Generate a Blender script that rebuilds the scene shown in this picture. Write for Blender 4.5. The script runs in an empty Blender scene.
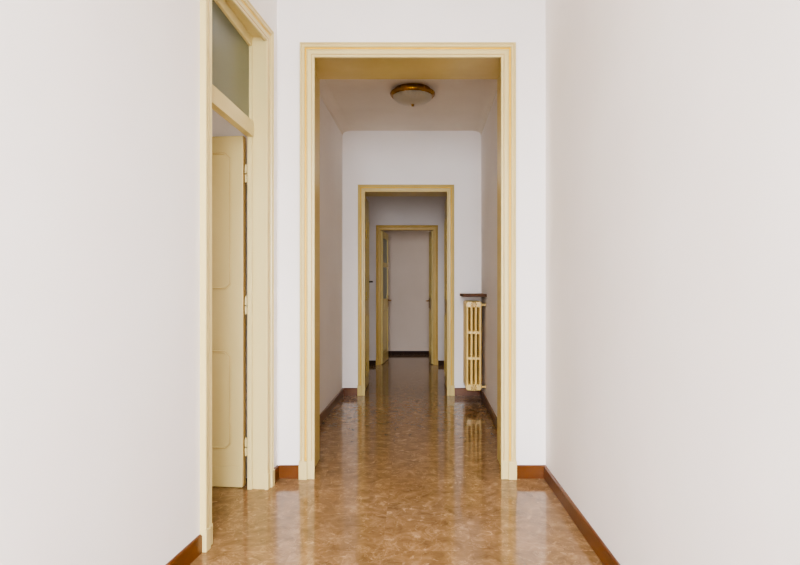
import bpy, math, random
from mathutils import Vector
random.seed(4)
S = bpy.context.scene
COL = S.collection

# ------------------------------------------------------------------ helpers
class MB:
    def __init__(self):
        self.v, self.f, self.m = [], [], []
    def quad(self, pts, mi=0):
        b = len(self.v); self.v += [tuple(p) for p in pts]
        self.f.append(tuple(range(b, b + len(pts)))); self.m.append(mi)
        return self
    def box(self, x0, x1, y0, y1, z0, z1, mi=0):
        b = len(self.v)
        self.v += [(x0,y0,z0),(x1,y0,z0),(x1,y1,z0),(x0,y1,z0),(x0,y0,z1),(x1,y0,z1),(x1,y1,z1),(x0,y1,z1)]
        for q in ((0,3,2,1),(4,5,6,7),(0,1,5,4),(1,2,6,5),(2,3,7,6),(3,0,4,7)):
            self.f.append(tuple(b+i for i in q)); self.m.append(mi)
        return self
    def prism(self, plan, z0, z1, mi=0):                    # plan counter-clockwise
        n = len(plan); b = len(self.v)
        self.v += [(x,y,z0) for x,y in plan] + [(x,y,z1) for x,y in plan]
        self.f.append(tuple(b+n-1-i for i in range(n))); self.m.append(mi)
        self.f.append(tuple(b+n+i for i in range(n))); self.m.append(mi)
        for i in range(n):
            j = (i+1) % n
            self.f.append((b+i,b+j,b+n+j,b+n+i)); self.m.append(mi)
        return self
    def lathe(self, prof, seg=48, axis='z', c=(0,0,0), mi=0, ripple=0.0, nr=0):
        b = len(self.v); n = len(prof)
        for k in range(seg):
            a = 2*math.pi*k/seg
            for r, h in prof:
                rr = r*(1+ripple*math.cos(nr*a)) if nr else r
                x, y = rr*math.cos(a), rr*math.sin(a)
                p = {'z':(x,y,h),'y':(x,h,-y),'x':(h,x,y)}[axis]
                self.v.append((c[0]+p[0],c[1]+p[1],c[2]+p[2]))
        for k in range(seg):
            k2 = (k+1) % seg
            for i in range(n-1):
                self.f.append((b+k*n+i,b+k2*n+i,b+k2*n+i+1,b+k*n+i+1)); self.m.append(mi)
        return self
    def build(self, name, mats, parent=None, loc=(0,0,0), rz=0, bevel=0, smooth=False, seg=2):
        me = bpy.data.meshes.new(name); me.from_pydata(self.v, [], self.f)
        for mt in (mats if isinstance(mats, (list,tuple)) else [mats]): me.materials.append(mt)
        for p, mi in zip(me.polygons, self.m):
            p.material_index = mi; p.use_smooth = smooth
        me.validate(); me.update()
        import bmesh
        bm = bmesh.new(); bm.from_mesh(me)
        if smooth: bmesh.ops.remove_doubles(bm, verts=bm.verts, dist=1e-6)
        bmesh.ops.recalc_face_normals(bm, faces=bm.faces); bm.to_mesh(me); bm.free()
        o = bpy.data.objects.new(name, me); COL.objects.link(o)
        o.location = loc; o.rotation_euler = (0,0,rz)
        if parent: o.parent = parent
        if bevel:
            md = o.modifiers.new('bevel','BEVEL'); md.width = bevel; md.segments = seg
            md.limit_method = 'ANGLE'; md.angle_limit = math.radians(40)
        return o

def tag(o, label, cat, group=None, kind=None):
    o['label'] = label; o['category'] = cat
    if group: o['group'] = group
    if kind: o['kind'] = kind
    return o
def empty(name, loc, rz=0, parent=None):
    o = bpy.data.objects.new(name, None); COL.objects.link(o)
    o.location = loc; o.rotation_euler = (0,0,rz); o.empty_display_size = .1
    if parent: o.parent = parent
    return o
def struct(o, label, cat): return tag(o, label, cat, kind='structure')

# ------------------------------------------------------------------ materials
def srgb(r, g, b):
    f = lambda c: (c/255/12.92) if c/255 <= .04045 else ((c/255+.055)/1.055)**2.4
    return (f(r), f(g), f(b), 1)
def newmat(name):
    m = bpy.data.materials.new(name); m.use_nodes = True
    nt = m.node_tree; return m, nt, nt.nodes, nt.links, nt.nodes['Principled BSDF']
def mottled(name, c0, c1, scale=3.0, rough=.5, bump=0.0, bscale=60, spec=.5, stretch=(1,1,1), metal=0, detail=5, r_var=0.0):
    m, nt, N, L, P = newmat(name)
    tc = N.new('ShaderNodeTexCoord'); mp = N.new('ShaderNodeMapping'); mp.inputs['Scale'].default_value = stretch
    L.new(tc.outputs['Object'], mp.inputs['Vector'])
    no = N.new('ShaderNodeTexNoise'); no.inputs['Scale'].default_value = scale; no.inputs['Detail'].default_value = detail
    L.new(mp.outputs['Vector'], no.inputs['Vector'])
    cr = N.new('ShaderNodeValToRGB'); e = cr.color_ramp.elements
    e[0].position = .3; e[0].color = c0; e[1].position = .7; e[1].color = c1
    L.new(no.outputs['Fac'], cr.inputs['Fac']); L.new(cr.outputs['Color'], P.inputs['Base Color'])
    P.inputs['Roughness'].default_value = rough; P.inputs['Specular IOR Level'].default_value = spec
    P.inputs['Metallic'].default_value = metal
    if r_var:
        mr = N.new('ShaderNodeMapRange'); mr.inputs['To Min'].default_value = rough-r_var; mr.inputs['To Max'].default_value = rough+r_var
        L.new(no.outputs['Fac'], mr.inputs['Value']); L.new(mr.outputs['Result'], P.inputs['Roughness'])
    if bump:
        n2 = N.new('ShaderNodeTexNoise'); n2.inputs['Scale'].default_value = bscale; n2.inputs['Detail'].default_value = 3
        L.new(mp.outputs['Vector'], n2.inputs['Vector'])
        b = N.new('ShaderNodeBump'); b.inputs['Strength'].default_value = bump; b.inputs['Distance'].default_value = .002
        L.new(n2.outputs['Fac'], b.inputs['Height']); L.new(b.outputs['Normal'], P.inputs['Normal'])
    return m
WALL = mottled('white_plaster', srgb(233,228,223), srgb(239,235,231), 1.2, .75, .15, 90, .25)
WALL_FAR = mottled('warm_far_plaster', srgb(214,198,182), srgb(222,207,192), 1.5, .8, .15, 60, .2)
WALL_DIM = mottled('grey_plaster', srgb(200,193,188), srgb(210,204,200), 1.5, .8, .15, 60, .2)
CEIL = mottled('ceiling_plaster', srgb(224,216,203), srgb(232,225,213), 2.0, .85, .2, 40, .2)
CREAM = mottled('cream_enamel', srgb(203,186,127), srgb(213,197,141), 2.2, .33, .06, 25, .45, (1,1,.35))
CREAM_DEEP = mottled('deep_cream_enamel', srgb(190,168,98), srgb(204,183,114), 3.0, .33, .08, 30, .45, (1,1,.35))  # deeper, more saturated tone of the cream enamel
LINE = mottled('ochre_line_paint', srgb(212,164,28), srgb(222,178,42), 6.0, .4, .05, 40, .4)
GROOVE = mottled('tan_groove_paint', srgb(180,150,92), srgb(194,164,106), 8.0, .45, .05, 40, .4)
RADI = mottled('radiator_enamel', srgb(224,194,118), srgb(232,204,132), 8.0, .3, .08, 60, .5)
WOOD = mottled('brown_varnished_wood', srgb(84,46,14), srgb(108,62,22), 3.0, .3, .1, 30, .35, (1,1,6))
OLIVE = mottled('low_light_cream_enamel', srgb(172,140,60), srgb(186,154,76), 3.0, .38, .08, 30, .35, (1,1,.35))  # cream enamel darkened to olive; the third doorway's low light is in the colour
RADI2 = mottled('recess_shade_enamel', srgb(150,116,56), srgb(168,134,72), 12.0, .45, .05, 50, .3)  # darker copy of the radiator enamel: recess shade painted on the plugs
WOOD2 = mottled('dark_stained_wood', srgb(40,28,22), srgb(62,40,28), 3.0, .55, .1, 30, .15, (6,1,1))
SHELFM = mottled('brown_marble', srgb(70,42,22), srgb(104,68,38), 9.0, .5, .0, 30, .15, detail=8)
BRASS = mottled('old_brass', srgb(140,100,28), srgb(178,136,46), 14.0, .26, .05, 30, .5, metal=1.0, r_var=.08)
DARK = mottled('dark_metal', srgb(40,32,28), srgb(58,48,40), 20.0, .4, .05, 60, .5, metal=.6)
WHITEP = mottled('white_window_paint', srgb(228,226,222), srgb(236,234,230), 4.0, .4, .03, 40, .4)

def glass_mat(name, col, rough, trans):
    m, nt, N, L, P = newmat(name)
    tc = N.new('ShaderNodeTexCoord'); no = N.new('ShaderNodeTexNoise')
    no.inputs['Scale'].default_value = 2.5; no.inputs['Detail'].default_value = 3
    L.new(tc.outputs['Object'], no.inputs['Vector'])
    cr = N.new('ShaderNodeValToRGB'); e = cr.color_ramp.elements
    e[0].color = tuple(c*.88 for c in col[:3])+(1,); e[1].color = col
    L.new(no.outputs['Fac'], cr.inputs['Fac']); L.new(cr.outputs['Color'], P.inputs['Base Color'])
    P.inputs['Roughness'].default_value = rough; P.inputs['Transmission Weight'].default_value = trans
    P.inputs['IOR'].default_value = 1.45
    return m
PANE = glass_mat('green_grey_frosted_glass', srgb(112,118,96), .32, .35)
DOME = glass_mat('frosted_lamp_glass', srgb(206,196,172), .28, .35)

def floor_mat():
    m, nt, N, L, P = newmat('polished_brown_marble_floor')
    tc = N.new('ShaderNodeTexCoord'); T = .40
    def vm(op, a, b=None):
        n = N.new('ShaderNodeVectorMath'); n.operation = op; L.new(a, n.inputs[0])
        if b is not None:
            if isinstance(b, tuple): n.inputs[1].default_value = b
            else: L.new(b, n.inputs[1])
        return n.outputs['Vector']
    p = vm('ADD', tc.outputs['Object'], (.13,.17,0))
    q = vm('MULTIPLY', p, (1/T,1/T,0)); fl = vm('FLOOR', q)
    wn = N.new('ShaderNodeTexWhiteNoise'); wn.noise_dimensions = '3D'; L.new(fl, wn.inputs['Vector'])
    off = vm('MULTIPLY', wn.outputs['Color'], (37,37,37)); pp = vm('ADD', p, off)
    def noise(scale, det, dist, rough=.55, vec=None):
        n = N.new('ShaderNodeTexNoise'); n.inputs['Scale'].default_value = scale
        n.inputs['Detail'].default_value = det; n.inputs['Distortion'].default_value = dist; n.inputs['Roughness'].default_value = rough
        L.new(vec or pp, n.inputs['Vector']); return n.outputs['Fac']
    def ramp(fac, *st):
        r = N.new('ShaderNodeValToRGB'); e = r.color_ramp.elements
        while len(e) < len(st): e.new(.5)
        for k, (pos, c) in enumerate(st): e[k].position = pos; e[k].color = c
        L.new(fac, r.inputs['Fac']); return r.outputs['Color']
    def mix(fac, a, b, mode='MIX'):
        n = N.new('ShaderNodeMix'); n.data_type = 'RGBA'; n.blend_type = mode
        if isinstance(fac, float): n.inputs['Factor'].default_value = fac
        else: L.new(fac, n.inputs['Factor'])
        for s, v in (('A', a), ('B', b)):
            if isinstance(v, tuple): n.inputs[6 if s == 'A' else 7].default_value = v
            else: L.new(v, n.inputs[6 if s == 'A' else 7])
        return n.outputs[2]
    base = ramp(noise(12, 10, .7, .66), (.28, srgb(100,75,44)), (.44, srgb(126,98,64)), (.55, srgb(138,108,73)), (.72, srgb(164,134,99)))
    # pale wispy veins: narrow band of a distorted noise
    vein = ramp(noise(7, 8, .9, .6), (.485, (0,0,0,1)), (.5, (.38,.38,.38,1)), (.515, (0,0,0,1)))
    vein2 = ramp(noise(22, 9, .6, .65), (.58, (0,0,0,1)), (.70, (.6,.6,.6,1)))
    dark = ramp(noise(15, 8, .8, .62), (.60, (0,0,0,1)), (.80, (.42,.42,.42,1)))
    c = mix(vein, base, srgb(190,156,116)); c = mix(vein2, c, srgb(204,170,130)); c = mix(dark, c, srgb(86,60,34))
    tint = ramp(wn.outputs['Value'], (0, (.96,.96,.96,1)), (1, (1.03,1.02,1.02,1)))
    c = mix(1.0, c, tint, 'MULTIPLY')
    # faint tile joints
    fr = vm('FRACTION', q); ab = vm('ABSOLUTE', vm('SUBTRACT', fr, (.5,.5,.5)))
    sx = N.new('ShaderNodeSeparateXYZ'); L.new(ab, sx.inputs[0])
    mx = N.new('ShaderNodeMath'); mx.operation = 'MAXIMUM'; L.new(sx.outputs[0], mx.inputs[0]); L.new(sx.outputs[1], mx.inputs[1])
    j = ramp(mx.outputs[0], (.4965, (0,0,0,1)), (.499, (.14,.14,.14,1)))
    c = mix(j, c, srgb(96,64,38))
    L.new(c, P.inputs['Base Color'])
    rr = N.new('ShaderNodeMapRange'); rr.inputs['To Min'].default_value = .075; rr.inputs['To Max'].default_value = .11
    L.new(noise(9, 4, .5), rr.inputs['Value']); L.new(rr.outputs['Result'], P.inputs['Roughness'])
    P.inputs['Specular IOR Level'].default_value = .28
    return m
FLOOR = floor_mat()

# ------------------------------------------------------------------ dimensions (metres)
K = 1/165.0                      # one unit of the first end wall's elevation
D1 = 600*K                       # camera to the first end wall
EYE = 191*K
YA, YA2 = D1, D1+.41             # first end wall
YB, YB2 = 1.764*D1, 1.764*D1+.39 # second wall
YC, YC2 = 2.45*D1, 2.45*D1+.15   # third wall
YD = 2.84*D1                     # last wall
RX = 133.5*K                     # right wall of the room
BACK = -1.8
H1, H2 = 3.10, 2.828
BH, BT = .079, .013              # baseboards

# ------------------------------------------------------------------ floor and ceilings
fl = MB().box(-4.2, 2.0, BACK-.3, YD+.3, -.12, 0).build('floor', FLOOR)
struct(fl, 'polished mottled brown marble floor running down the corridor', 'floor')
struct(MB().box(-4.2, 1.1, BACK-.3, YA, H1, H1+.15).build('ceiling_room', CEIL), 'plain white ceiling of the nearest room', 'ceiling')
struct(MB().box(-1.1, 1.1, YA2, YB, H2, H2+.15).build('ceiling_hall', CEIL), 'grey shaded ceiling over the hall with the round lamp', 'ceiling')
struct(MB().box(-1.1, 1.1, YB2, YC, H2, H2+.15).build('ceiling_vestibule', CEIL), 'ceiling of the dim vestibule behind the second doorway', 'ceiling')
struct(MB().box(-1.6, 1.6, YC2, YD, H2, H2+.15).build('ceiling_far', CEIL), 'ceiling of the farthest room', 'ceiling')

# ------------------------------------------------------------------ walls
def wall_hole(name, x0, x1, y0, y1, h, hx0, hx1, hz, mat=WALL):
    m = MB().box(x0, hx0, y0, y1, 0, h).box(hx1, x1, y0, y1, 0, h).box(hx0, hx1, y0, y1, hz, h)
    return m.build(name, mat)
LT = .02                                             # lining thickness
A_L, A_R, A_T = -102.7*K, 94.8*K, EYE+231*K              # lining faces, first doorway
B_L, B_R, B_T = -86*K, 65*K, EYE+169.5*K
C_L, C_R, C_T = -78.5*K, 54*K, EYE+140.5*K
struct(wall_hole('wall_front', -4.2, RX+.3, YA, YA2, H1+.15, A_L-LT, A_R+LT, A_T+LT), 'white end wall around the large first doorway', 'wall')
struct(wall_hole('wall_hall_end', -1.1, 1.1, YB, YB2, H2+.15, B_L-LT, B_R+LT, B_T+LT), 'white wall around the second doorway at the end of the hall', 'wall')
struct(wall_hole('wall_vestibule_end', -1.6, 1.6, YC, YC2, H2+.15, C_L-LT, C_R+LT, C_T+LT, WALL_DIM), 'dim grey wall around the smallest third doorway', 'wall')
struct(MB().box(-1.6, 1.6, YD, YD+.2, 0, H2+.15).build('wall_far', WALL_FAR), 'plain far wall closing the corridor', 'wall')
struct(MB().box(RX, RX+.3, BACK-.3, YA, 0, H1).build('wall_right', WALL), 'large white wall on the right of the room', 'wall')
# back wall with the French window the daylight comes through
WX0, WX1, WZ0, WZ1 = -.95, .50, .55, 2.75
bw = MB().box(-4.2, WX0, BACK-.25, BACK, 0, H1).box(WX1, RX, BACK-.25, BACK, 0, H1)
bw.box(WX0, WX1, BACK-.25, BACK, WZ1, H1).box(WX0, WX1, BACK-.25, BACK, 0, WZ0)
struct(bw.build('wall_back', WALL), 'white wall with a tall window opposite the end wall', 'wall')
wn = empty('window_1', ((WX0+WX1)/2, BACK-.12, WZ0))
struct(wn, 'tall white window behind the viewpoint', 'window')
hw, hh = (WX1-WX0)/2, WZ1-WZ0
fm = MB().box(-hw,-hw+.06,-.03,.03,0,hh).box(hw-.06,hw,-.03,.03,0,hh).box(-hw+.06,hw-.06,-.03,.03,0,.06).box(-hw+.06,hw-.06,-.03,.03,hh-.06,hh).box(-.04,.04,-.03,.03,.06,hh-.06)
fm.build('window_frame', WHITEP, wn, bevel=.004)

# left wall: turned a little, meets the end wall at the corner
LA = math.atan2(1.0, (64*K)/D1)                  # direction of the wall run towards the end wall
O = Vector((-135*K, D1)); U = Vector((math.cos(LA), math.sin(LA)))    # along, towards the far end
WT = .105                                            # its thickness
def lw(s): return O - U*s                            # point on the wall face, s metres back from the corner
SC = .575                                            # centre of the left door along the wall
DI = .368                                            # half width between linings
DT = 2.588                                           # lining soffit
base = lw(SC)
near_end = (D1-BACK+.3)/U.y
w = MB().box(-near_end+SC, -DI-LT, 0, WT, 0, H1).box(DI+LT, SC, 0, WT, 0, H1).box(-DI-LT, DI+LT, 0, WT, DT+LT, H1)
struct(w.build('wall_left', WALL, None, (base.x, base.y, 0), LA), 'white wall on the left holding the tall side door', 'wall')

# hall side walls (very slightly out of parallel)
HLa, HLb = Vector((-133*K, YA2)), Vector((-122.6*K, YB))
HRa, HRb = Vector((112.5*K, YA2)), Vector((122*K, YB))
struct(MB().prism([(HLa.x-.4,YA2),tuple(HLa),tuple(HLb),(HLa.x-.4,YB)], 0, H2+.15).build('wall_hall_left', WALL), 'shaded white wall along the left of the hall', 'wall')
struct(MB().prism([tuple(HRa),(HRa.x+.4,YA2),(HRa.x+.4,YB),tuple(HRb)], 0, H2+.15).build('wall_hall_right', WALL), 'shaded white wall along the right of the hall behind the radiator', 'wall')
VL, VR = -.80, .74
struct(MB().box(VL-.2, VL, YB2, YC, 0, H2).build('wall_vestibule_left', WALL), 'left wall of the vestibule behind the second doorway', 'wall')
# low opening made in the right vestibule wall for the added fill lamp
VW0, VW1 = YB2+.75, YC-.35
vw = MB().box(VR, VR+.2, YB2, VW0, 0, H2).box(VR, VR+.2, VW1, YC, 0, H2).box(VR, VR+.2, VW0, VW1, 0, .4).box(VR, VR+.2, VW0, VW1, 1.6, H2)
struct(vw.build('wall_vestibule_right', WALL), 'right wall of the vestibule behind the second doorway', 'wall')
struct(MB().box(-1.6, -1.4, YC2, YD, 0, H2).build('wall_far_left', WALL), 'left wall of the farthest room', 'wall')
fw0, fw1 = YC2+.2, YD-.15
fr_ = MB().box(1.4, 1.6, YC2, fw0, 0, H2).box(1.4, 1.6, fw1, YD, 0, H2).box(1.4, 1.6, fw0, fw1, 0, .9).box(1.4, 1.6, fw0, fw1, 2.2, H2)
struct(fr_.build('wall_far_right', WALL), 'right wall of the farthest room', 'wall')
# side room behind the left door
struct(MB().box(-4.2, -4.0, BACK, YA, 0, H1).build('wall_side_room', WALL), 'outer wall of the side room behind the left door', 'wall')

# cove where the hall ceiling meets its walls
def cove():
    m = MB(); A, B, n = .080, .038, 8
    prof = [(A+.006,0),(A+.006,.003)]+[(A*(1-math.sin(math.pi/2*i/n))+.005, B*(1-math.cos(math.pi/2*i/n))+.003) for i in range(n+1)]+[(.005,B+.010),(0,B+.010)]
    for (a0, b0), (a1, b1) in zip(prof, prof[1:]):
        for p, q, sg in ((HLa, HLb, 1), (HRa, HRb, -1)):
            m.quad([(p.x+sg*a0,YA2,H2-b0),(q.x+sg*a0,YB,H2-b0),(q.x+sg*a1,YB,H2-b1),(p.x+sg*a1,YA2,H2-b1)])
    return m
struct(cove().build('trim_1', CEIL), 'shallow coves where the hall side walls meet the ceiling', 'moulding')

# ------------------------------------------------------------------ baseboards
def bboard(name, p, q, normal_left, label, BH=BH, mat=None):
    p, q = Vector(p), Vector(q); d = (q-p); L_ = d.length; a = math.atan2(d.y, d.x)
    m = MB()
    y0, y1 = (0, BT) if normal_left else (-BT, 0)
    yt = .003
    if normal_left: plan = [(0,0),(BT,0),(BT,BH-.006),(BT-.006,BH),(0,BH)]
    else: plan = [(0,0),(-BT,0),(-BT,BH-.006),(-BT+.006,BH),(0,BH)]
    n = len(plan); b = 0
    m.v = [(0,y,z) for y,z in plan]+[(L_,y,z) for y,z in plan]
    m.f = [tuple(range(n)), tuple(range(2*n-1,n-1,-1))]+[(i,(i+1)%n,n+(i+1)%n,n+i) for i in range(n)]
    m.m = [0]*len(m.f)
    o = m.build(name, mat or WOOD, None, (p.x,p.y,0), a)
    return struct(o, label, 'baseboard')
CW = .092                                            # casing width
bboard('baseboard_right', (RX, BACK), (RX, YA-BT), True, 'brown wooden baseboard along the right wall')
bboard('baseboard_front_right', (88.7*K+.09, YA), (RX, YA), False, 'short brown baseboard right of the first doorway')
bboard('baseboard_front_left', (-135*K+BT, YA), (-97*K-.09, YA), False, 'short brown baseboard between left door and first doorway')
bboard('baseboard_left', lw(near_end-.35), lw(SC+DI-.008+CW), False, 'brown wooden baseboard along the left wall before the side door')
bboard('baseboard_left_corner', lw(SC-DI+.008-CW), lw(.0), False, 'stub of brown baseboard in the corner past the left door')
bboard('baseboard_hall_left', HLa, HLb, False, 'brown baseboard along the left side of the hall')
bboard('baseboard_hall_right', HRa, HRb, True, 'brown baseboard along the right side of the hall under the radiator')
bboard('baseboard_hall_end_left', (HLb.x+BT, YB), (-94.7*K, YB), False, 'brown baseboard left of the second doorway')
bboard('baseboard_hall_end_right', (74.3*K, YB), (HRb.x-BT, YB), False, 'brown baseboard right of the second doorway')
bboard('baseboard_vestibule_left', (VL, YC), (-87.5*K, YC), False, 'dark baseboard left of the third doorway', .066, WOOD2)
bboard('baseboard_vestibule_right', (62.7*K, YC), (VR, YC), False, 'dark baseboard right of the third doorway', .066, WOOD2)
bboard('baseboard_far', (-1.4, YD), (1.4, YD), False, 'dark baseboard on the far wall', .056, WOOD2)

# ------------------------------------------------------------------ doorways
def casing(parent, xl, xr, zt, w, d=1.0, mats=None, y=0.0, sgn=-1, line=True):
    """moulded architrave round an opening: xl, xr, zt are its inner edges"""
    prof = [(0,0),(0,.026),(.003,.031),(.010,.033),(.013,.029),(.016,.029),(.026,.030),(.030,.026),(.032,.019),
            (.041,.019),(.043,.023),(.047,.025),(.050,.021),(.053,.021),(.072,.021),(.075,.018),(.079,.021),(.088,.021),(.092,.017),(.092,0)]
    k = w/.092; m = MB(); zb = .108*d
    for i in range(len(prof)-1):
        (t0,h0),(t1,h1) = prof[i], prof[i+1]
        mi = 1 if (8 <= i < 9 and line) else (2 if i in (4,14) else 0)
        def ring(t, h):
            t *= k; h *= d; yy = y+sgn*h
            return [(xl-w+t,yy,zb),(xl-w+t,yy,zt+w-t),(xr+w-t,yy,zt+w-t),(xr+w-t,yy,zb)]
        r0, r1 = ring(t0,h0), ring(t1,h1)
        for q in range(3): m.quad([r0[q],r0[q+1],r1[q+1],r1[q]], mi)
    c = m.build('casing', mats or [CREAM, LINE, GROOVE], parent)
    for x0, x1 in ((xl-w-.004, xl), (xr, xr+w+.004)):
        o_in = x1 if x0 < xl-w+.001 and x1 == xl else x0
        p = MB(); ya, yb = y, y+sgn*.037*d
        hi = (min(ya,yb), max(ya,yb)); yc = y+sgn*.025*d; hc = (min(ya,yc), max(ya,yc))
        if x1 == xl:
            p.box(x0, x0+w*.56, hi[0], hi[1], 0, zb+.002).box(x0+w*.56, x1, hc[0], hc[1], 0, zb+.002)
        else:
            p.box(x1-w*.56, x1, hi[0], hi[1], 0, zb+.002).box(x0, x1-w*.56, hc[0], hc[1], 0, zb+.002)
        p.build('plinth_block', (mats or [CREAM])[0], parent, bevel=.002)
    return c
def lining(parent, xl, xr, zt, y0, y1, mat, t=LT):
    m = MB().box(xl-t, xl, y0, y1, 0, zt).box(xr, xr+t, y0, y1, 0, zt).box(xl-t, xr+t, y0, y1, zt, zt+t)
    return m.build('jamb_lining', mat, parent, bevel=.0015)

def offset_poly(pts, d):                              # convex ccw polygon, positive d goes inward
    n = len(pts); out = []
    for i in range(n):
        p0, p1, p2 = Vector(pts[i-1]), Vector(pts[i]), Vector(pts[(i+1)%n])
        a = (p1-p0).normalized(); b = (p2-p1).normalized()
        na, nb = Vector((-a.y,a.x)), Vector((-b.y,b.x))
        bis = (na+nb).normalized(); out.append(p1+bis*(d/bis.dot(na)))
    return out
def panel_moulding(parent, u0, u1, z0, z1, ch, place, mat, line=True, name='panel_moulding', k=1.0):
    """raised moulding line with clipped corners; place(u, z, h) -> local point"""
    pts = [(u0+ch,z0),(u1-ch,z0),(u1,z0+ch),(u1,z1-ch),(u1-ch,z1),(u0+ch,z1),(u0,z1-ch),(u0,z0+ch)] if ch else [(u0,z0),(u1,z0),(u1,z1),(u0,z1)]
    prof = [(0,0),(.002,.005),(.006,.006),(.009,.002),(.013,.002),(.016,.007),(.021,.007),(.025,0)]
    prof = [(a*k, b*k) for a, b in prof]
    m = MB(); n = len(pts)
    for i in range(len(prof)-1):
        a, b = offset_poly(pts, prof[i][0]), offset_poly(pts, prof[i+1][0])
        for k in range(n):
            k2 = (k+1) % n
            m.quad([place(a[k].x,a[k].y,prof[i][1]), place(a[k2].x,a[k2].y,prof[i][1]), place(b[k2].x,b[k2].y,prof[i+1][1]), place(b[k].x,b[k].y,prof[i+1][1])], 1 if (i in (3,) and line) else 0)
    return m.build(name, mat, parent)
def hinge(parent, x, y, z, h=.09, mat=CREAM):
    m = MB()
    for a, b in ((0,.47),(.53,1)):
        m.lathe([(0,z-h/2+h*a),(.007,z-h/2+h*a),(.008,z-h/2+h*a+.002),(.008,z-h/2+h*b-.002),(.007,z-h/2+h*b),(0,z-h/2+h*b)], 12, 'z', (x,y,0))
    m.lathe([(0,z+h/2),(.004,z+h/2),(.005,z+h/2+.006),(0,z+h/2+.010)], 12, 'z', (x,y,0))
    return m.build('hinge', mat, parent, smooth=False)
def lever(parent, side, mat, u, z, t, s_in):
    """lever handle on a leaf lying along local y, faces at x=0 and x=t; side -1 or +1"""
    x = 0 if side < 0 else t
    m = MB().box(min(x,x+side*.006), max(x,x+side*.006), u-.018, u+.018, z-.11, z+.08)
    m.lathe([(0,0),(.009,0),(.009,.045),(0,.045)] if side > 0 else [(0,0),(.009,0),(.009,-.045),(0,-.045)], 12, 'x', (x,u,z))
    x2 = x+side*.040
    m.box(min(x2,x2+side*.014), max(x2,x2+side*.014), min(u-.008*s_in,u+s_in*.115), max(u-.008*s_in,u+s_in*.115), z-.009, z+.009)
    return m.build('handle', mat, parent, bevel=.003)

# --- first doorway, open
d2 = empty('door_2', ((A_L+A_R)/2, YA, 0)); cx = (A_L+A_R)/2
struct(d2, 'largest cream doorway frame with ochre line, facing the viewer', 'doorway')
casing(d2, -97*K-cx, 88.7*K-cx, EYE+228.6*K, .0885)
lining(d2, A_L-cx, A_R-cx, A_T, 0, .41, CREAM_DEEP)

# --- left door with transom, leaf standing open into the side room
d1 = empty('door_1', (base.x, base.y, 0), LA)
struct(d1, 'tall cream door on the left with frosted transom pane, leaf open', 'door')
casing(d1, -DI+.008, DI-.008, 2.562, .086, .84)
lining(d1, -DI, DI, DT, 0, WT, CREAM)
# frame with transom, set a little askew in the reveal
ta = math.radians(4.0)
tf = empty('transom_frame', (DI, .074, 0), ta, d1)    # pivot at the far jamb
W_ = 2*DI; GT = 2.532
m = MB()
m.box(-.014, 0, 0, .026, 0, DT)                       # far stile
m.box(-W_-.002, -W_+.014, 0, .026, 0, DT)             # near stile
m.box(-W_+.014, -.014, 0, .026, GT, DT)          # head
m.build('frame_rails', CREAM, tf, bevel=.002)
b_ = MB().box(-W_+.014, -.014, -.010, .030, 2.016, 2.100)
b_.quad([(-W_+.014,-.010,2.100),(-.014,-.010,2.100),(-.014,.016,2.122),(-W_+.014,.016,2.122)])
b_.quad([(-W_+.014,.016,2.122),(-.014,.016,2.122),(-.014,.030,2.122),(-W_+.014,.030,2.122)])
b_.quad([(-W_+.014,.030,2.100),(-.014,.030,2.100),(-.014,.030,2.122),(-W_+.014,.030,2.122)])
b_.build('transom_bar', CREAM, tf)
MB().box(-W_+.014, -.014, .016, .021, 2.122, GT).build('glass_pane', PANE, tf)
# leaf: local x = thickness (0 faces the viewer), local y runs away from the hinge
leaf = MB().box(0, .04, 0, .715, .003, 2.03).build('leaf', CREAM, d1, (DI+.012, .137, 0), bevel=.003)
pl = lambda u, z, h: (-h, u, z)
for z0, z1 in ((1.14, 1.938), (.218, .79)):
    panel_moulding(leaf, .070, .645, z0, z1, .032, pl, [CREAM, GROOVE], k=.6)
MB().box(-.006, 0, .002, .713, .004, .122).build('kick_board', CREAM, leaf, bevel=.002)
MB().box(.002, .038, -.003, 0, .010, 2.028).build('edge_strip', GROOVE, leaf)
for z in (1.81, 1.05, .232): hinge(leaf, .010, -.016, z, .10)
lever(leaf, -1, BRASS, .66, 1.0, .04, -1)

# --- second doorway: narrow double leaves folded back into the vestibule
cx = (B_L+B_R)/2
d3 = empty('door_3', (cx, YB, 0))
struct(d3, 'second cream doorway at the end of the hall with leaves folded back', 'door')
M2 = [CREAM_DEEP, LINE, GROOVE]
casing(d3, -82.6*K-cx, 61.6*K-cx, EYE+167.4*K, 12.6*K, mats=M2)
lining(d3, B_L-cx, B_R-cx, B_T, 0, .39, CREAM_DEEP)
def panelled_leaf(parent, loc, rz, width, h, side, mat, hz=1.0, handle=True, hmat=BRASS, panels=((.12,.85),(1.0,1.95))):
    """leaf along local +y from the hinge; side = face carrying mouldings first (both faces get them)"""
    t = .036
    lf = MB().box(0, t, 0, width, .008, h).build('leaf', mat, parent, loc, rz, bevel=.003)
    for fc in (-1, 1):
        plc = (lambda u,z,hh: (-hh,u,z)) if fc < 0 else (lambda u,z,hh: (t+hh,u,z))
        for z0, z1 in panels:
            panel_moulding(lf, .06, width-.06, z0, min(z1,h-.08), .02, plc, [mat, GROOVE])
    for z in (.25, 1.05, 1.75): hinge(lf, 0 if side < 0 else t, -.006, z, .09, mat)
    if handle: lever(lf, side, hmat, width-.05, hz, t, -1)
    return lf
panelled_leaf(d3, (B_L-cx-.034, .392, 0), 0, .44, B_T-.01, 1, CREAM_DEEP, 1.22, True, DARK)
panelled_leaf(d3, (B_R-cx-.002, .392, 0), 0, .44, B_T-.01, -1, CREAM_DEEP, 1.22, False)

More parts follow.
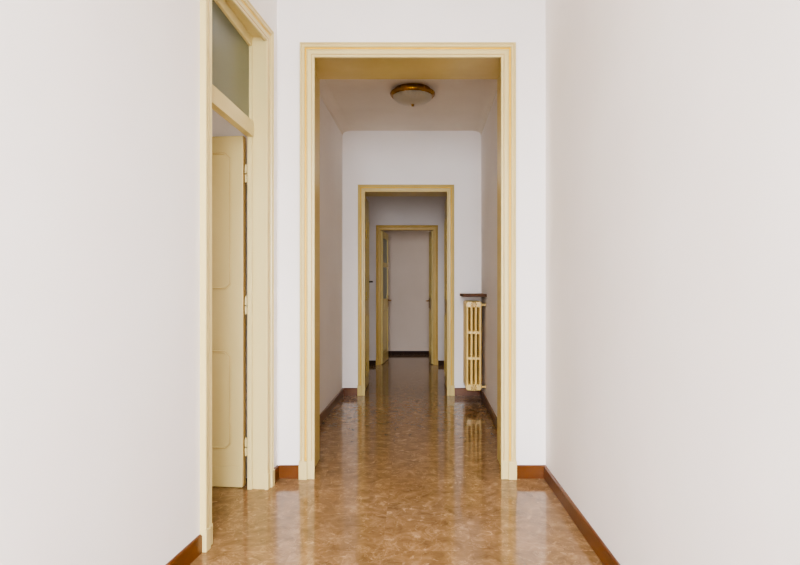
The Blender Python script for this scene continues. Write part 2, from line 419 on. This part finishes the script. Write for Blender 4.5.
# --- third doorway: glazed leaf and a narrow leaf opening into the last room
cx = (C_L+C_R)/2
d4 = empty('door_4', (cx, YC, 0))
struct(d4, 'smallest and farthest cream doorway with a glazed leaf standing open', 'door')
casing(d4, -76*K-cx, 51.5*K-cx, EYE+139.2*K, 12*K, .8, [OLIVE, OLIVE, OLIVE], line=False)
lining(d4, C_L-cx, C_R-cx, C_T, 0, .15, OLIVE)
t = .036; GW = .64; top = C_T-.012
gl = MB()
gl.box(0,t,0,.07,.008,top).box(0,t,GW-.07,GW,.008,top).box(0,t,.07,GW-.07,top-.10,top).box(0,t,.07,GW-.07,1.46,1.53)
gl.box(0,t,.07,GW-.07,.008,.16).box(0,t,.07,GW-.07,.80,.98).box(.012,t-.012,.07,GW-.07,.16,.80)
gleaf = gl.build('leaf', CREAM_DEEP, d4, (C_L-cx+.002, .045, 0), math.radians(-5.5), bevel=.002)
MB().box(.015,.021,.07,GW-.07,.98,1.46).build('glass_pane', PANE, gleaf)
MB().box(.015,.021,.07,GW-.07,1.53,top-.10).build('glass_pane', PANE, gleaf)
panel_moulding(gleaf, .07, GW-.07, .16, .80, 0, lambda u,z,h:(t-.012+h,u,z), [CREAM_DEEP, GROOVE])
lever(gleaf, 1, BRASS, GW-.04, .945, t, -1)
for z in (.25, 1.0, 1.7): hinge(gleaf, t, -.006, z, .09, CREAM_DEEP)
nleaf = panelled_leaf(d4, (C_R-cx-t-.002, .045, 0), math.radians(5), .31, top, -1, CREAM_DEEP, .945, True, BRASS, ((.14,.82),(.98,1.9)))

# ------------------------------------------------------------------ radiator
hr_dir = (HRb-HRa).normalized(); hr_ang = math.atan2(hr_dir.y, hr_dir.x)
def on_hr(Y, gap): # point at distance gap from the right hall wall
    f = (Y-YA2)/(YB-YA2); return Vector((HRa.x+(HRb.x-HRa.x)*f-gap, Y))
rp = on_hr(1.62*D1, 0)
rz = hr_ang-math.pi/2
# local: x = 0 on the wall, negative into the hall; y runs along the wall away from the viewer
rad = empty('radiator', (rp.x, rp.y, 0), rz)
tag(rad, 'cream cast-iron column radiator on the right hall wall beneath a brown shelf', 'radiator')
RX0, RX1 = -.196, -.042
zt, zb = 1.016, .138
NS, PT = 8, .058
def section_mesh():
    m = MB()
    n = 4; tw = .026; pit = (RX1-RX0-tw)/(n-1)
    def oval(xc, yc, a, b, z0, z1, seg=14):
        prof = [(math.cos(2*math.pi*i/seg), math.sin(2*math.pi*i/seg)) for i in range(seg)]
        def sp(v): return math.copysign(abs(v)**.95, v)
        m.prism([(xc+a*sp(c), yc+b*sp(s)) for c, s in prof], z0, z1)
    for i in range(n):
        oval(RX0+tw/2+i*pit, PT/2, tw/2, .025, zb+.04, zt-.04)
    def bar(z0, z1, x0, x1, hy, ch):
        plan = [(x0+ch,z0),(x1-ch,z0),(x1,z0+ch),(x1,z1-ch),(x1-ch,z1),(x0+ch,z1),(x0,z1-ch),(x0,z0+ch)]
        b = len(m.v); k = len(plan)
        for f, yy in ((.82,-hy),(1,-hy*.6),(1,hy*.6),(.82,hy)):
            xc, zc = (x0+x1)/2, (z0+z1)/2
            for x, z in plan:
                dx, dz = x-xc, z-zc
                ins = (1-f)*min(x1-x0, z1-z0)*.5
                m.v.append((xc+math.copysign(max(abs(dx)-ins,0),dx), PT/2+yy, zc+math.copysign(max(abs(dz)-ins,0),dz)))
        m.f.append(tuple(b+i for i in range(k))); m.m.append(0)
        m.f.append(tuple(b+3*k+k-1-i for i in range(k))); m.m.append(0)
        for r in range(3):
            for i in range(k):
                j = (i+1) % k
                m.f.append((b+r*k+i, b+r*k+j, b+(r+1)*k+j, b+(r+1)*k+i)); m.m.append(0)
    bar(zt-.062, zt, RX0, RX1, PT/2-.001, .014)
    bar(zb, zb+.062, RX0, RX1, PT/2-.001, .014)
    bar(.694, .722, RX0+.004, RX1-.004, .020, .006)
    bar(.440, .468, RX0+.004, RX1-.004, .020, .006)
    xc = (RX0+RX1)/2
    for z in (zt-.031, zb+.031):                       # nipples joining the sections, and the hub bulge
        m.lathe([(0,.0),(.020,.0),(.020,PT),(0,PT)], 16, 'y', (xc,0,z))
    m.lathe([(0,-.0),(.024,0),(.024,PT),(0,PT)], 16, 'y', (xc,0,zb+.022))
    return m
s0 = section_mesh().build('section', RADI, rad, bevel=.0015, seg=1)
for i in range(1, NS):
    c = s0.copy(); COL.objects.link(c); c.parent = rad; c.location = (0, i*PT, 0)
xc = (RX0+RX1)/2
for z in (zt-.031, zb+.029):
    p = MB().lathe([(0,-.016),(.010,-.016),(.012,-.010),(.014,-.004),(.019,-.004),(.021,-.014),(.028,-.012),(.031,-.001),(.031,.004),(0,.004)], 24, 'y', (xc,0,z))
    p.m = [1 if (i%7) in (2,3,4) else 0 for i in range(len(p.m))]
    p.build('plug', [RADI, RADI2], rad)
for z in (zt-.034, zb+.034):
    p = MB().lathe([(0,RX1-.02),(.010,RX1-.02),(.010,-.006),(.019,-.006),(.019,-.0008),(0,-.0008)], 16, 'x', (0,.030,z))
    p.build('wall_bracket', RADI, rad)
    # same bracket at the far end
    MB().lathe([(0,RX1-.02),(.010,RX1-.02),(.010,-.006),(.019,-.006),(.019,-.0008),(0,-.0008)], 16, 'x', (0,NS*PT-.03,z)).build('wall_bracket', RADI, rad)

# shelf above it
sp = on_hr(1.598*D1, 0)
sh = MB().box(-.232, 0, 0, .565, 1.062, 1.090).build('wall_shelf', SHELFM, None, (sp.x, sp.y, 0), rz, bevel=.005, seg=3)
tag(sh, 'thin brown marble shelf on the right hall wall above the radiator', 'shelf')

# ------------------------------------------------------------------ ceiling lamp
lamp = empty('ceiling_lamp', (.005, 1.392*D1, H2))
lamp.scale = (.985,.985,.97)
tag(lamp, 'round brass ceiling lamp with ribbed frosted glass bowl in the hall', 'lamp')
MB().lathe([(0,0),(.150,0),(.156,-.006),(.158,-.018),(.166,-.022),(.184,-.030),(.191,-.036),(.193,-.044),(.190,-.054),(.180,-.064),(.178,-.067),(.170,-.066),(.166,-.060),(0,-.056)], 64).build('brass_ring', BRASS, lamp, smooth=True)
R0, dp = .168, .076
prof = [(R0*math.cos(a), -.060-dp*math.sin(a)) for a in [math.pi/2*i/16 for i in range(17)]]
bowl = MB().lathe(prof, 192, ripple=.014, nr=32).build('glass_bowl', DOME, lamp, smooth=True)
zb_ = -.060-dp
MB().lathe([(0,zb_+.004),(.014,zb_+.002),(.015,zb_-.003),(.008,zb_-.006),(.007,zb_-.009),(.012,zb_-.011),(.010,zb_-.014),(0,zb_-.016)], 24).build('finial', BRASS, bowl, smooth=True)

# ------------------------------------------------------------------ light
def area(name, loc, rot, sx, sy, power, col):
    l = bpy.data.lights.new(name, 'AREA'); l.shape = 'RECTANGLE'; l.size = sx; l.size_y = sy
    l.energy = power; l.color = col
    o = bpy.data.objects.new(name, l); COL.objects.link(o); o.location = loc; o.rotation_euler = rot
    return o
R = math.radians
area('daylight_window', ((WX0+WX1)/2, BACK-.2, (WZ0+WZ1)/2), (R(90),0,0), WX1-WX0, WZ1-WZ0, 130, (.815,.88,1))
beam = area('added_window_beam', ((WX0+WX1)/2, BACK-.22, (WZ0+WZ1)/2), (R(70),0,0), WX1-WX0, WZ1-WZ0, 36, (.93,.92,.98))  # second lamp added at the same window to brighten far, low surfaces
beam.data.spread = R(72)
area('fill_side_room', (-3.95, .6, 1.5), (0,R(-90),0), 1.6, 1.4, 22, (1,.95,.88))  # added lamp just inside a windowless wall, lifts the side room
area('fill_vestibule', (VR+.15, (VW0+VW1)/2, 1.0), (0,R(90),0), 1.2, VW1-VW0, 2.6, (1,.97,.95))  # added lamp, brightens the lower vestibule wall and the far floor
area('fill_far_room', (1.55, (fw0+fw1)/2, 1.55), (0,R(90),0), 1.3, fw1-fw0, 2.0, (1,.86,.72))  # added lamp, tinted warm to lift the farthest room

w = bpy.data.worlds.new('sky'); S.world = w; w.use_nodes = True
bg = w.node_tree.nodes['Background']; bg.inputs[0].default_value = (.75,.85,1,1); bg.inputs[1].default_value = .12

# ------------------------------------------------------------------ camera
cam = bpy.data.cameras.new('camera'); co = bpy.data.objects.new('camera', cam); COL.objects.link(co)
co.location = (0,0,EYE); co.rotation_euler = (R(90),0,0)
cam.sensor_width = 36; cam.lens = 600/800*36
cam.shift_x = -(412-400)/800; cam.shift_y = (287-282.5)/800
cam.clip_start = .05
S.camera = co
S.view_settings.view_transform = 'AgX'
S.view_settings.look = 'AgX - Medium High Contrast'
S.view_settings.exposure = 0.92; S.view_settings.gamma = 1.0
S.cycles.max_bounces = 14; S.cycles.diffuse_bounces = 10
